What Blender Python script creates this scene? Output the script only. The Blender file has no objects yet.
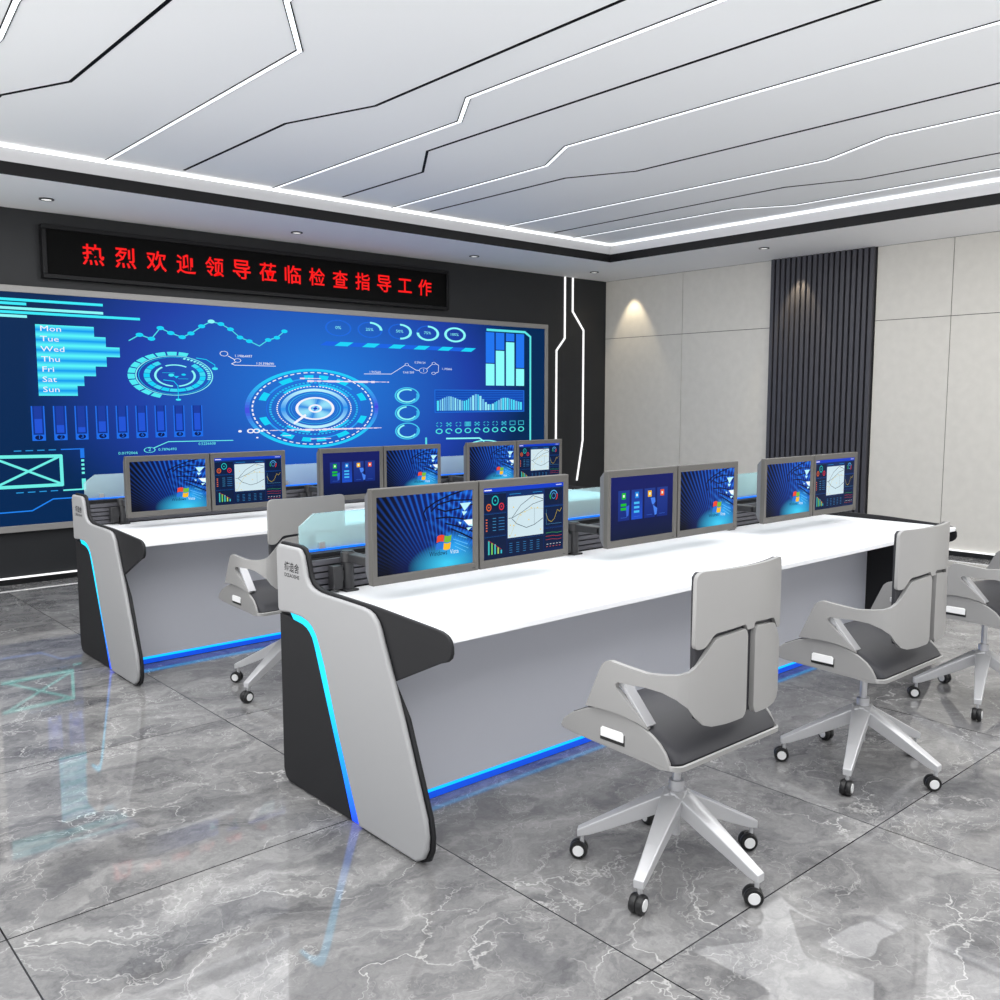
import bpy, bmesh, math, random
from mathutils import Vector, Matrix
random.seed(7)
S = bpy.context.scene
COL = S.collection
PI = math.pi

# ------------------------------------------------------------------ helpers
def lin(c):
    c = c / 255.0
    return c / 12.92 if c <= 0.04045 else ((c + 0.055) / 1.055) ** 2.4

def rgb(r, g, b): return (lin(r), lin(g), lin(b), 1.0)

def mat(name, col, rough=0.5, metal=0.0, spec=0.5, emit=None, estr=1.0, noise=0.0, nscale=30, coat=0.0, bump=0.0):
    m = bpy.data.materials.new(name); m.use_nodes = True
    nt = m.node_tree; b = nt.nodes['Principled BSDF']
    b.inputs['Base Color'].default_value = col
    b.inputs['Roughness'].default_value = rough
    b.inputs['Metallic'].default_value = metal
    b.inputs['Specular IOR Level'].default_value = spec
    b.inputs['Coat Weight'].default_value = coat
    if emit:
        b.inputs['Emission Color'].default_value = emit
        b.inputs['Emission Strength'].default_value = estr
    if noise or bump:
        tc = nt.nodes.new('ShaderNodeTexCoord'); n = nt.nodes.new('ShaderNodeTexNoise')
        n.inputs['Scale'].default_value = nscale; n.inputs['Detail'].default_value = 6
        nt.links.new(tc.outputs['Object'], n.inputs['Vector'])
        if noise:
            r = nt.nodes.new('ShaderNodeValToRGB')
            r.color_ramp.elements[0].position = 0.3; r.color_ramp.elements[1].position = 0.7
            r.color_ramp.elements[0].color = tuple(c * (1 - noise) for c in col[:3]) + (1,)
            r.color_ramp.elements[1].color = tuple(min(1, c * (1 + noise)) for c in col[:3]) + (1,)
            nt.links.new(n.outputs['Fac'], r.inputs['Fac']); nt.links.new(r.outputs['Color'], b.inputs['Base Color'])
        if bump:
            bp = nt.nodes.new('ShaderNodeBump'); bp.inputs['Strength'].default_value = bump; bp.inputs['Distance'].default_value = 0.002
            nt.links.new(n.outputs['Fac'], bp.inputs['Height']); nt.links.new(bp.outputs['Normal'], b.inputs['Normal'])
    return m

class MB:
    """collects shapes, then links them as ONE mesh object"""
    def __init__(self): self.bm = bmesh.new(); self.mi = 0
    def _fin(self, faces):
        for f in faces: f.material_index = self.mi
    def box(self, x0, x1, y0, y1, z0, z1):
        v = [self.bm.verts.new(p) for p in ((x0,y0,z0),(x1,y0,z0),(x1,y1,z0),(x0,y1,z0),(x0,y0,z1),(x1,y0,z1),(x1,y1,z1),(x0,y1,z1))]
        fs = [self.bm.faces.new([v[i] for i in f]) for f in ((0,3,2,1),(4,5,6,7),(0,1,5,4),(1,2,6,5),(2,3,7,6),(3,0,4,7))]
        self._fin(fs); return v
    def prism(self, pts, axis, a, b):
        """polygon extruded along an axis; pts are in the other two axes (in cyclic x,y,z order without it)"""
        def P(p, t):
            if axis == 'X': return (t, p[0], p[1])
            if axis == 'Y': return (p[0], t, p[1])
            return (p[0], p[1], t)
        A = [self.bm.verts.new(P(p, a)) for p in pts]; B = [self.bm.verts.new(P(p, b)) for p in pts]
        fs = [self.bm.faces.new(A[::-1]), self.bm.faces.new(B)]
        n = len(pts)
        for i in range(n): fs.append(self.bm.faces.new((A[i], A[(i+1)%n], B[(i+1)%n], B[i])))
        self._fin(fs); return A + B
    def cyl(self, p, q, r, r2=None, n=20):
        p = Vector(p); q = Vector(q); r2 = r if r2 is None else r2
        d = (q - p).normalized(); u = d.orthogonal().normalized(); w = d.cross(u)
        A = []; B = []
        for i in range(n):
            t = 2*PI*i/n; o = u*math.cos(t) + w*math.sin(t)
            A.append(self.bm.verts.new(p + o*r)); B.append(self.bm.verts.new(q + o*r2))
        fs = [self.bm.faces.new(A[::-1]), self.bm.faces.new(B)]
        for i in range(n): fs.append(self.bm.faces.new((A[i], A[(i+1)%n], B[(i+1)%n], B[i])))
        self._fin(fs)
    def loft(self, rings):
        R = [[self.bm.verts.new(p) for p in r] for r in rings]; n = len(R[0]); fs = []
        for a, b in zip(R, R[1:]):
            for i in range(n): fs.append(self.bm.faces.new((a[i], a[(i+1)%n], b[(i+1)%n], b[i])))
        fs.append(self.bm.faces.new(R[0][::-1])); fs.append(self.bm.faces.new(R[-1])); self._fin(fs)
    def sheet(self, outline, mapf, svals, th):
        """flat outline in (s,z), cut at svals, thickened, bent by mapf(s, z, t)"""
        t = bmesh.new()
        A = [t.verts.new((p[0], p[1], 0)) for p in outline]; t.faces.new(A)
        for s in svals:
            bmesh.ops.bisect_plane(t, geom=t.verts[:] + t.edges[:] + t.faces[:], plane_co=(s,0,0), plane_no=(1,0,0))
        bmesh.ops.triangulate(t, faces=[f for f in t.faces if len(f.verts) > 4])
        r = bmesh.ops.extrude_face_region(t, geom=t.faces[:])
        for v in r['geom']:
            if isinstance(v, bmesh.types.BMVert): v.co.z = th
        bmesh.ops.recalc_face_normals(t, faces=t.faces[:])
        mp = {}
        for v in t.verts: mp[v] = self.bm.verts.new(mapf(v.co.x, v.co.y, v.co.z))
        fs = [self.bm.faces.new([mp[v] for v in f.verts]) for f in t.faces]
        self._fin(fs); t.free()
    def build(self, name, mats, parent=None, bevel=0, seg=2, smooth=True, loc=None, angle=35):
        me = bpy.data.meshes.new(name)
        bmesh.ops.recalc_face_normals(self.bm, faces=self.bm.faces[:])
        if loc:
            for v in self.bm.verts: v.co -= Vector(loc)
        self.bm.to_mesh(me); self.bm.free()
        for m in (mats if isinstance(mats, (list, tuple)) else [mats]): me.materials.append(m)
        o = bpy.data.objects.new(name, me); COL.objects.link(o)
        if smooth:
            me.shade_smooth(); me.set_sharp_from_angle(angle=math.radians(angle))
        if bevel:
            bv = o.modifiers.new('bevel', 'BEVEL'); bv.width = bevel; bv.segments = seg; bv.limit_method = 'ANGLE'
            bv.angle_limit = math.radians(40); bv.harden_normals = False
        if loc and not parent: o.location = loc
        if parent: o.parent = parent
        return o

def tag(o, label=None, cat=None, group=None, kind=None):
    if label: o['label'] = label
    if cat: o['category'] = cat
    if group: o['group'] = group
    if kind: o['kind'] = kind
    return o

def empty(name, loc, label, cat, group=None, rz=0):
    o = bpy.data.objects.new(name, None); COL.objects.link(o); o.location = loc; o.rotation_euler = (0, 0, rz)
    o.empty_display_size = 0.1
    return tag(o, label, cat, group)

def copy_tree(o, parent=None):
    c = o.copy(); COL.objects.link(c); c.parent = parent
    for ch in list(o.children): copy_tree(ch, c)
    return c

def relabel(o, label): o['label'] = label; return o

# ------------------------------------------------------------------ materials
M = {}
M['ceil'] = mat('ceiling_white', rgb(244,246,248), 0.6, spec=0.2)
M['soffit'] = mat('soffit_white', rgb(244,244,245), 0.6, spec=0.2)
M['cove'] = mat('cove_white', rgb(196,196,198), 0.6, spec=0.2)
M['band'] = mat('band_black', rgb(18,18,20), 0.6, spec=.2)
M['line'] = mat('inlay_black', rgb(4,4,5), 0.7, spec=.1)
M['led'] = mat('led_white', rgb(240,244,250), 0.5, emit=(0.93,0.97,1,1), estr=0.95)
M['ledcove'] = mat('led_cove', rgb(255,255,255), 0.5, emit=(0.97,0.98,1,1), estr=1.15)
M['ledwall'] = mat('led_wall', rgb(200,200,200), 0.5, emit=(1,1,1,1), estr=0.9)
M['lens'] = mat('lamp_lens', rgb(240,240,235), 0.4, emit=(1,0.98,0.95,1), estr=.8)
M['dkwall'] = mat('wall_charcoal', rgb(44,45,47), 0.4, spec=0.25, noise=0.05, nscale=3)
M['beige'] = mat('wall_beige', rgb(211,208,201), 0.65, spec=0.2, noise=0.03, nscale=12)
M['joint'] = mat('joint_dark', rgb(60,58,54), 0.8)
M['slat'] = mat('slat_charcoal', rgb(70,70,76), 0.45)
M['slatback'] = mat('slat_backing', rgb(20,20,22), 0.7)
M['base'] = mat('baseboard_black', rgb(18,18,20), 0.35)
M['frame'] = mat('frame_aluminium', rgb(150,148,146), 0.4, metal=0.3, spec=0.4)
M['signframe'] = mat('sign_frame', rgb(20,20,22), 0.4, spec=.2)
M['signface'] = mat('sign_face', rgb(3,3,3), 0.6, spec=0.1)
M['red'] = mat('led_red', rgb(30,0,0), 0.8, emit=rgb(255,0,0), estr=1.0)
M['shell'] = mat('console_grey', rgb(163,163,164), 0.42, spec=0.4)
M['shelledge'] = mat('console_edge', rgb(238,238,240), 0.4)
M['dark'] = mat('console_dark', rgb(38,38,40), 0.5, spec=0.2)
M['worktop'] = mat('worktop_white', rgb(246,247,250), 0.35, spec=0.4)
M['modesty'] = mat('modesty_grey', rgb(210,212,221), 0.4, spec=0.5)
M['rail'] = mat('rail_slats', rgb(92,92,98), 0.4, metal=0.2)
M['railgap'] = mat('rail_gap', rgb(26,26,28), 0.6)
M['blueled'] = mat('led_cyan', rgb(0,120,200), 0.5, emit=rgb(0,205,255), estr=1.5)
def strip_mat():
    m = mat('led_strip', rgb(0,60,160), 0.5); nt = m.node_tree; b = nt.nodes['Principled BSDF']
    tc = nt.nodes.new('ShaderNodeTexCoord'); sp = nt.nodes.new('ShaderNodeSeparateXYZ'); r = nt.nodes.new('ShaderNodeValToRGB')
    nt.links.new(tc.outputs['Object'], sp.inputs[0]); nt.links.new(sp.outputs['Z'], r.inputs['Fac'])
    e = r.color_ramp.elements; e[0].position = 0.0; e[0].color = rgb(30,60,255); e[1].position = .42; e[1].color = rgb(0,225,255)
    q = e.new(.18); q.color = rgb(0,150,255)
    nt.links.new(r.outputs['Color'], b.inputs['Emission Color']); b.inputs['Emission Strength'].default_value = 1.25; return m
M['strip'] = strip_mat()
M['bluedeep'] = mat('led_blue', rgb(0,20,120), 0.5, emit=rgb(0,120,255), estr=1.2)
M['kick'] = mat('led_kick', rgb(0,120,200), 0.5, emit=rgb(0,175,255), estr=1.3)
M['kickblue'] = mat('led_kick_blue', rgb(0,40,150), 0.5, emit=rgb(10,80,215), estr=.9)
M['bezel'] = mat('monitor_bezel', rgb(92,90,87), 0.45, metal=0.2)
M['bezelback'] = mat('monitor_back', rgb(96,98,102), 0.5)
M['arm'] = mat('arm_black', rgb(46,46,48), 0.42)
M['chair'] = mat('chair_shell', rgb(153,152,151), 0.33, metal=0.15, spec=0.5)
M['chairbase'] = mat('chair_base', rgb(204,204,206), 0.28, metal=0.35)
M['seat'] = mat('chair_seat', rgb(50,50,54), 0.42, spec=0.3, bump=0.15, nscale=400)
M['chrome'] = mat('chrome', rgb(205,205,208), 0.35, metal=0.6)
M['lever'] = mat('lever_white', rgb(240,240,240), 0.35)
M['tyre'] = mat('caster_tyre', rgb(22,22,23), 0.4)
M['hub'] = mat('caster_hub', rgb(232,232,232), 0.35)
M['ink'] = mat('ink_black', rgb(36,36,38), 0.6)

def glass_mat():
    m = bpy.data.materials.new('screen_glass'); m.use_nodes = True; nt = m.node_tree; N = nt.nodes; L = nt.links
    N.clear()
    out = N.new('ShaderNodeOutputMaterial'); tr = N.new('ShaderNodeBsdfTransparent'); tr.inputs[0].default_value = (0.66, 0.975, 1.0, 1)
    df = N.new('ShaderNodeBsdfDiffuse'); df.inputs[0].default_value = (0.86, 0.98, 1.0, 1)
    gl = N.new('ShaderNodeBsdfGlossy'); gl.inputs['Roughness'].default_value = 0.0
    fr = N.new('ShaderNodeFresnel'); fr.inputs[0].default_value = 1.18
    a = N.new('ShaderNodeMixShader'); a.inputs[0].default_value = 0.30
    b = N.new('ShaderNodeMixShader')
    L.new(tr.outputs[0], a.inputs[1]); L.new(df.outputs[0], a.inputs[2])
    L.new(fr.outputs[0], b.inputs[0]); L.new(a.outputs[0], b.inputs[1]); L.new(gl.outputs[0], b.inputs[2])
    L.new(b.outputs[0], out.inputs[0]); return m
M['glass'] = glass_mat()

def screen_mat(name, strength):
    m = bpy.data.materials.new(name); m.use_nodes = True; nt = m.node_tree; b = nt.nodes['Principled BSDF']
    at = nt.nodes.new('ShaderNodeAttribute'); at.attribute_name = 'pix'
    b.inputs['Base Color'].default_value = (0.004,0.004,0.006,1); b.inputs['Roughness'].default_value = 0.3
    b.inputs['Specular IOR Level'].default_value = 0.03
    nt.links.new(at.outputs['Color'], b.inputs['Emission Color']); b.inputs['Emission Strength'].default_value = strength
    return m
M['pix'] = screen_mat('screen_picture', 1.0)
M['pix'].cycles.emission_sampling = 'NONE'

def marble():
    m = bpy.data.materials.new('floor_marble'); m.use_nodes = True; nt = m.node_tree; N = nt.nodes; L = nt.links
    b = N['Principled BSDF']
    tc = N.new('ShaderNodeTexCoord'); sep = N.new('ShaderNodeSeparateXYZ'); L.new(tc.outputs['Object'], sep.inputs[0])
    def math_(op, a, c=None):
        n = N.new('ShaderNodeMath'); n.operation = op
        for i, v in enumerate((a, c)):
            if v is None: continue
            if isinstance(v, (int, float)): n.inputs[i].default_value = v
            else: L.new(v, n.inputs[i])
        return n.outputs[0]
    TX, TY = 1.20, 1.245
    gx = math_('DIVIDE', math_('SUBTRACT', sep.outputs['X'], 0.553), TX)
    gy = math_('DIVIDE', math_('SUBTRACT', sep.outputs['Y'], 1.398), TY)
    ix = math_('FLOOR', gx); iy = math_('FLOOR', gy)
    fx = math_('SUBTRACT', gx, ix); fy = math_('SUBTRACT', gy, iy)
    def edge(f, T): return math_('MULTIPLY', math_('MINIMUM', f, math_('SUBTRACT', 1.0, f)), T)
    d = math_('MINIMUM', edge(fx, TX), edge(fy, TY))
    grout = math_('LESS_THAN', d, 0.0024)
    # every tile gets its own piece of the pattern
    comb = N.new('ShaderNodeCombineXYZ'); L.new(math_('MULTIPLY', ix, 7.31), comb.inputs[0]); L.new(math_('MULTIPLY', iy, 5.17), comb.inputs[1])
    L.new(math_('ADD', math_('MULTIPLY', ix, 3.7), math_('MULTIPLY', iy, 1.9)), comb.inputs[2])
    add = N.new('ShaderNodeVectorMath'); add.operation = 'ADD'; L.new(tc.outputs['Object'], add.inputs[0]); L.new(comb.outputs[0], add.inputs[1])
    # warp
    wn = N.new('ShaderNodeTexNoise'); wn.inputs['Scale'].default_value = 1.6; wn.inputs['Detail'].default_value = 6; wn.inputs['Roughness'].default_value = 0.6
    L.new(add.outputs[0], wn.inputs['Vector'])
    sc = N.new('ShaderNodeVectorMath'); sc.operation = 'MULTIPLY_ADD'; L.new(wn.outputs['Color'], sc.inputs[0]); sc.inputs[1].default_value = (0.9,0.9,0.9); L.new(add.outputs[0], sc.inputs[2])
    st = N.new('ShaderNodeMapping'); st.inputs['Scale'].default_value = (0.8, 1.9, 1.0); st.inputs['Rotation'].default_value = (0, 0, 0.5); L.new(sc.outputs[0], st.inputs['Vector'])
    cl = N.new('ShaderNodeTexNoise'); cl.inputs['Scale'].default_value = 2.6; cl.inputs['Detail'].default_value = 12; cl.inputs['Roughness'].default_value = 0.72
    L.new(st.outputs[0], cl.inputs['Vector'])
    r1 = N.new('ShaderNodeValToRGB'); e = r1.color_ramp.elements
    e[0].position = 0.28; e[0].color = rgb(74,74,77); e[1].position = 0.72; e[1].color = rgb(170,169,167)
    e2 = r1.color_ramp.elements.new(0.5); e2.color = rgb(129,128,128)
    L.new(cl.outputs['Fac'], r1.inputs['Fac'])
    # veins: warped voronoi edges, two scales
    def veins(scale, w, seedv, col_strength):
        mp = N.new('ShaderNodeMapping'); mp.inputs['Location'].default_value = (seedv, seedv*2, 0); mp.inputs['Scale'].default_value = (1,1.5,1); mp.inputs['Rotation'].default_value = (0,0,seedv)
        L.new(sc.outputs[0], mp.inputs['Vector'])
        v = N.new('ShaderNodeTexVoronoi'); v.feature = 'DISTANCE_TO_EDGE'; v.inputs['Scale'].default_value = scale; L.new(mp.outputs[0], v.inputs['Vector'])
        mr = N.new('ShaderNodeMapRange'); mr.inputs['From Min'].default_value = 0.0; mr.inputs['From Max'].default_value = w; mr.inputs['To Min'].default_value = 1; mr.inputs['To Max'].default_value = 0
        L.new(v.outputs['Distance'], mr.inputs['Value'])
        mk = N.new('ShaderNodeTexNoise'); mk.inputs['Scale'].default_value = 2.3; mk.inputs['Detail'].default_value = 4; L.new(mp.outputs[0], mk.inputs['Vector'])
        mm = N.new('ShaderNodeMapRange'); mm.inputs['From Min'].default_value = 0.47; mm.inputs['From Max'].default_value = 0.66; L.new(mk.outputs['Fac'], mm.inputs['Value'])
        return math_('MULTIPLY', math_('MULTIPLY', mr.outputs[0], mm.outputs[0]), col_strength)
    va = veins(2.2, 0.016, 0.4, 0.62); vb = veins(5.5, 0.022, 1.3, 0.45); vd = veins(1.3, 0.09, 2.2, 0.6); vc = veins(10.0, 0.03, 3.3, 0.34); ve = veins(3.1, 0.05, 4.1, 0.35)
    mixd = N.new('ShaderNodeMix'); mixd.data_type = 'RGBA'; L.new(math_('MAXIMUM', vd, ve), mixd.inputs[0]); L.new(r1.outputs[0], mixd.inputs[6]); mixd.inputs[7].default_value = rgb(88,88,92)
    mix = N.new('ShaderNodeMix'); mix.data_type = 'RGBA'; L.new(math_('MAXIMUM', math_('MAXIMUM', va, vb), vc), mix.inputs[0]); L.new(mixd.outputs[2], mix.inputs[6]); mix.inputs[7].default_value = rgb(226,225,222)
    mg = N.new('ShaderNodeMix'); mg.data_type = 'RGBA'; L.new(grout, mg.inputs[0]); L.new(mix.outputs[2], mg.inputs[6]); mg.inputs[7].default_value = rgb(40,40,42)
    L.new(mg.outputs[2], b.inputs['Base Color'])
    b.inputs['Roughness'].default_value = 0.03; b.inputs['Specular IOR Level'].default_value = 0.8
    return m
M['marble'] = marble()

# ------------------------------------------------------------------ screen picture builder
def text_polys(body, size=1.0, bold=0.0):
    cu = bpy.data.curves.new('t', 'FONT'); cu.body = body; cu.size = size; cu.offset = bold; cu.resolution_u = 2
    cu.align_x = 'LEFT'; cu.align_y = 'BOTTOM_BASELINE'
    o = bpy.data.objects.new('t', cu); COL.objects.link(o)
    dg = bpy.context.evaluated_depsgraph_get(); dg.update(); ev = o.evaluated_get(dg); me = ev.to_mesh()
    vs = [(v.co.x, v.co.y) for v in me.vertices]; fs = [tuple(p.vertices) for p in me.polygons]
    ev.to_mesh_clear(); bpy.data.objects.remove(o); bpy.data.curves.remove(cu)
    return vs, fs

class Pix:
    """flat coloured picture: polygons in (u,v) with a colour and a layer, on one screen"""
    def __init__(self): self.v = []; self.c = []; self.f = []; self.layer = 1
    def poly(self, pts, col):
        n = len(self.v)
        cols = col if isinstance(col, list) else [col]*len(pts)
        for p, c in zip(pts, cols): self.v.append((p[0], p[1], self.layer)); self.c.append(c)
        self.f.append(tuple(range(n, n+len(pts))))
    def rect(self, x0, y0, x1, y1, col): self.poly([(x0,y0),(x1,y0),(x1,y1),(x0,y1)], col)
    def vgrad(self, x0, y0, x1, y1, c0, c1): self.poly([(x0,y0),(x1,y0),(x1,y1),(x0,y1)], [c0,c0,c1,c1])
    def line(self, pts, w, col, wx=None):
        for a, b in zip(pts, pts[1:]):
            dx, dy = b[0]-a[0], b[1]-a[1]; l = math.hypot(dx, dy) or 1; nx, ny = -dy/l*w/2, dx/l*w/2
            ex, ey = dx/l*w*.3, dy/l*w*.3
            self.poly([(a[0]-ex+nx,a[1]-ey+ny),(a[0]-ex-nx,a[1]-ey-ny),(b[0]+ex-nx,b[1]+ey-ny),(b[0]+ex+nx,b[1]+ey+ny)], col)
    def ring(self, cx, cy, rx, ry, w, col, a0=0, a1=360, n=48, dash=0, asp=None):
        wy = w*ry/rx
        if dash:
            st = (a1-a0)/dash
            for k in range(dash): self.ring(cx, cy, rx, ry, w, col, a0+k*st, a0+(k+.6)*st, max(2, n//dash))
            return
        n = max(2, int(n*abs(a1-a0)/360)+1)
        for i in range(n):
            t0 = math.radians(a0+(a1-a0)*i/n); t1 = math.radians(a0+(a1-a0)*(i+1)/n)
            P = lambda r, s, t: (cx+r*math.cos(t), cy+s*math.sin(t))
            c = col(math.degrees(t0)) if callable(col) else col
            self.poly([P(rx,ry,t0), P(rx-w,ry-wy,t0), P(rx-w,ry-wy,t1), P(rx,ry,t1)], c)
    def disc(self, cx, cy, rx, ry, col, n=20):
        self.poly([(cx+rx*math.cos(2*PI*i/n), cy+ry*math.sin(2*PI*i/n)) for i in range(n)], col)
    def text(self, s, x, y, h, col, sx=1.0, bold=0.0):
        vs, fs = text_polys(s, 1.0, bold); n = len(self.v); k = h*1.45/0.72
        for a in vs: self.v.append((x+a[0]*k*sx, y+a[1]*k, self.layer)); self.c.append(col)
        for f in fs: self.f.append(tuple(i+n for i in f))
    def grid(self, x0, y0, x1, y1, nx, ny, fn):
        n = len(self.v)
        for j in range(ny+1):
            for i in range(nx+1):
                x = x0+(x1-x0)*i/nx; y = y0+(y1-y0)*j/ny
                self.v.append((x, y, 0)); self.c.append(fn((x-x0)/(x1-x0), (y-y0)/(y1-y0)))
        for j in range(ny):
            for i in range(nx):
                a = n+j*(nx+1)+i; self.f.append((a, a+1, a+nx+2, a+nx+1))
    def mesh(self, name, Y, step):
        """picture stands in the XZ plane facing -Y"""
        me = bpy.data.meshes.new(name)
        me.from_pydata([(p[0], Y - p[2]*step, p[1]) for p in self.v], [], self.f)
        at = me.color_attributes.new('pix', 'FLOAT_COLOR', 'POINT')
        for i, c in enumerate(self.c): at.data[i].color = c
        me.materials.append(M['pix']); return me

def mixc(a, b, t):
    t = max(0, min(1, t)); return tuple(a[i]*(1-t)+b[i]*t for i in range(3)) + (1,)

CY = rgb(60,235,250); CYL = rgb(140,250,250); TQ = rgb(110,240,232); WH = rgb(245,245,255)
BLU = rgb(30,110,235); BLD = rgb(24,70,185); AZ = rgb(18,214,250)

# ================================================================== THE ROOM
XR, YL, ZS, ZC = 8.84, 7.97, 2.934, 3.12          # beige wall, screen wall, soffit, main ceiling
TX1, TY1 = 7.63, 6.82                              # tray edge
X0, Y0 = -1.8, -2.2
b = MB(); b.box(-.7, XR+.1, -.7, YL+.1, -.05, 0); tag(b.build('floor', M['marble'], smooth=False), kind='structure')
b = MB(); b.box(X0, TX1+.0, Y0, TY1+.0, ZC, ZC+.05); tag(b.build('ceiling', M['ceil'], smooth=False), kind='structure')
# soffit ring (right and far sides) below the main ceiling
b = MB(); b.box(X0, XR, TY1+.012, YL, ZS, ZS+.25); b.box(TX1+.012, XR, Y0, TY1+.012, ZS, ZS+.25)
tag(b.build('ceiling', M['soffit'], smooth=False), kind='structure')
b = MB(); b.box(X0, TX1, TY1, TY1+.012, ZS-.001, ZS+.082); b.box(TX1, TX1+.012, Y0, TY1+.012, ZS-.001, ZS+.082)
tag(b.build('trim_1', M['band'], smooth=False), kind='structure')
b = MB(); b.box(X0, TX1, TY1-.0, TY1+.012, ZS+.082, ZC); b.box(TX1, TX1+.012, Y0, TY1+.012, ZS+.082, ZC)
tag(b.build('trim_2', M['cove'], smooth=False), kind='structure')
# screen wall
b = MB(); b.box(-3.2, XR+.1, YL, YL+.1, 0, 3.2); tag(b.build('wall_left', M['dkwall'], smooth=False), kind='structure')
# beige wall: panels over a dark backing, slat field between
b = MB(); b.mi = 1; b.box(XR+.008, XR+.1, -3.2, YL, 0, 3.2); b.mi = 0
js = [-1.0, 0.2, 1.38, 2.54, 3.70, 4.427]
cols = [(-3.2,-1.0),(-1.0,.2),(.2,1.38),(1.38,2.54),(2.54,3.70),(3.70,4.427),(5.584,6.769),(6.769,YL)]
for y0, y1 in cols:
    for z0, z1 in ((0, 2.222), (2.222, ZS)):
        b.box(XR, XR+.009, y0+.003, y1-.003, z0+.003, z1-.003)
tag(b.build('wall_right', [M['beige'], M['joint']], smooth=False), kind='structure')
# baseboards
b = MB(); b.box(X0-1, XR-.03, YL-.035, YL, 0, .045); tag(b.build('baseboard_left', M['base'], smooth=False), kind='structure')
b = MB(); b.box(XR-.035, XR, Y0-1, YL-.035, 0, .045); tag(b.build('baseboard_right', M['base'], smooth=False), kind='structure')
b = MB(); b.box(X0-1, XR-.04, YL-.028, YL-.002, .045, .056)
tag(b.build('baseboard_light', M['ledwall'], smooth=False), 'white light line on the black skirting under the video wall', 'light strip')
b = MB(); b.box(XR-.028, XR-.002, Y0-1, YL-.04, .045, .056)
tag(b.build('baseboard_light', M['ledwall'], smooth=False), 'white light line on the black skirting of the beige wall', 'light strip')
# slat field
b = MB(); b.mi = 1; b.box(XR-.012, XR+.006, 4.427, 5.584, .065, ZS); b.mi = 0
n = 19; p = (5.584-4.427)/n
for k in range(n):
    y = 4.427 + (k+.5)*p; b.box(XR-.05, XR-.012, y-p*.31, y+p*.31, .065, ZS-.002)
tag(b.build('slat_panel', [M['slat'], M['slatback']], smooth=False, loc=(XR, 5.0, 0)), 'tall charcoal panel of vertical slats between the beige wall panels', 'wall panel')

# ------------------------------------------------------------------ ceiling inlays
def polyline(mb, pts, w, z0, z1):
    n = len(pts); L = []; R = []
    for i, p in enumerate(pts):
        p = Vector(p)
        d0 = (p - Vector(pts[i-1])).normalized() if i else None
        d1 = (Vector(pts[i+1]) - p).normalized() if i < n-1 else None
        d = d0 if d1 is None else d1 if d0 is None else (d0 + d1).normalized()
        nn = Vector((-d.y, d.x)); k = 1.0
        if d0 and d1: k = 1 / max(.5, nn.dot(Vector((-d0.y, d0.x))))
        L.append(p + nn*w/2*k); R.append(p - nn*w/2*k)
    for i in range(n-1):
        q = [L[i], R[i], R[i+1], L[i+1]]
        A = [mb.bm.verts.new((v.x, v.y, z0)) for v in q]; B = [mb.bm.verts.new((v.x, v.y, z1)) for v in q]
        mb.bm.faces.new(A); mb.bm.faces.new(B[::-1])
        for k in range(4): mb.bm.faces.new((A[k], B[k], B[(k+1)%4], A[(k+1)%4]))
WL = [([(1.22,6.80),(1.22,4.86),(1.17,4.38),(1.17,-2.0)], 'bent white light strip cutting the far left corner of the ceiling'),
      ([(2.345,6.80),(2.34,4.09),(2.02,3.63),(2.02,-2.0)], 'bent white ceiling light strip over the left end of the desks'),
      ([(3.625,6.80),(3.625,4.46),(3.385,4.09),(3.39,-2.0)], 'white ceiling light strip with a short kink right of the first black lines'),
      ([(4.76,6.80),(4.75,4.86),(4.50,4.42),(4.51,-2.0)], 'white ceiling light strip in the middle of the ceiling, third from the beige wall'),
      ([(6.08,6.80),(6.12,3.46),(5.87,2.91),(5.88,-2.0)], 'white ceiling light strip second from the beige wall'),
      ([(7.03,6.80),(7.05,4.85),(7.30,4.42),(7.29,-2.0)], 'white ceiling light strip nearest the beige wall')]
for pts, lab in WL:
    b = MB(); b.mi = 1; polyline(b, pts, .034, ZC-.004, ZC+.001)
    for f in b.bm.faces: f.material_index = 1
    polyline(b, pts, .023, ZC-.006, ZC-.004)
    c = pts[1]
    tag(b.build('ceiling_light_strip', [M['led'], M['line']], smooth=False, loc=(c[0], c[1], ZC)), lab, 'light strip', 'white light strips set in the ceiling')
KL = [[(1.43,6.70),(1.43,5.75),(1.65,5.27),(1.65,-2.0)], [(2.86,6.70),(2.86,5.19),(3.08,4.55),(3.07,-2.0)], [(4.20,6.70),(4.20,5.60),(3.88,5.12),(3.89,-2.0)],
      [(5.10,6.70),(5.12,5.04),(5.36,4.55),(5.34,-2.0)], [(6.66,6.70),(6.64,4.11),(6.84,3.58),(6.82,-2.0)]]
for i, pts in enumerate(KL):
    b = MB(); polyline(b, pts, .018, ZC-.003, ZC+.001)
    tag(b.build('trim_%d' % (i+3), M['line'], smooth=False), kind='structure')
# cove lights along the tray edge
b = MB(); b.box(X0, TX1-.03, TY1-.045, TY1-.020, ZC-.022, ZC-.008)
tag(b.build('cove_light', M['ledcove'], smooth=False), 'bright cove light along the ceiling edge above the video wall', 'light strip')
b = MB(); b.box(TX1-.045, TX1-.020, Y0, TY1-.050, ZC-.022, ZC-.008)
tag(b.build('cove_light', M['ledcove'], smooth=False), 'bright cove light along the ceiling edge in front of the beige wall', 'light strip')
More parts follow.
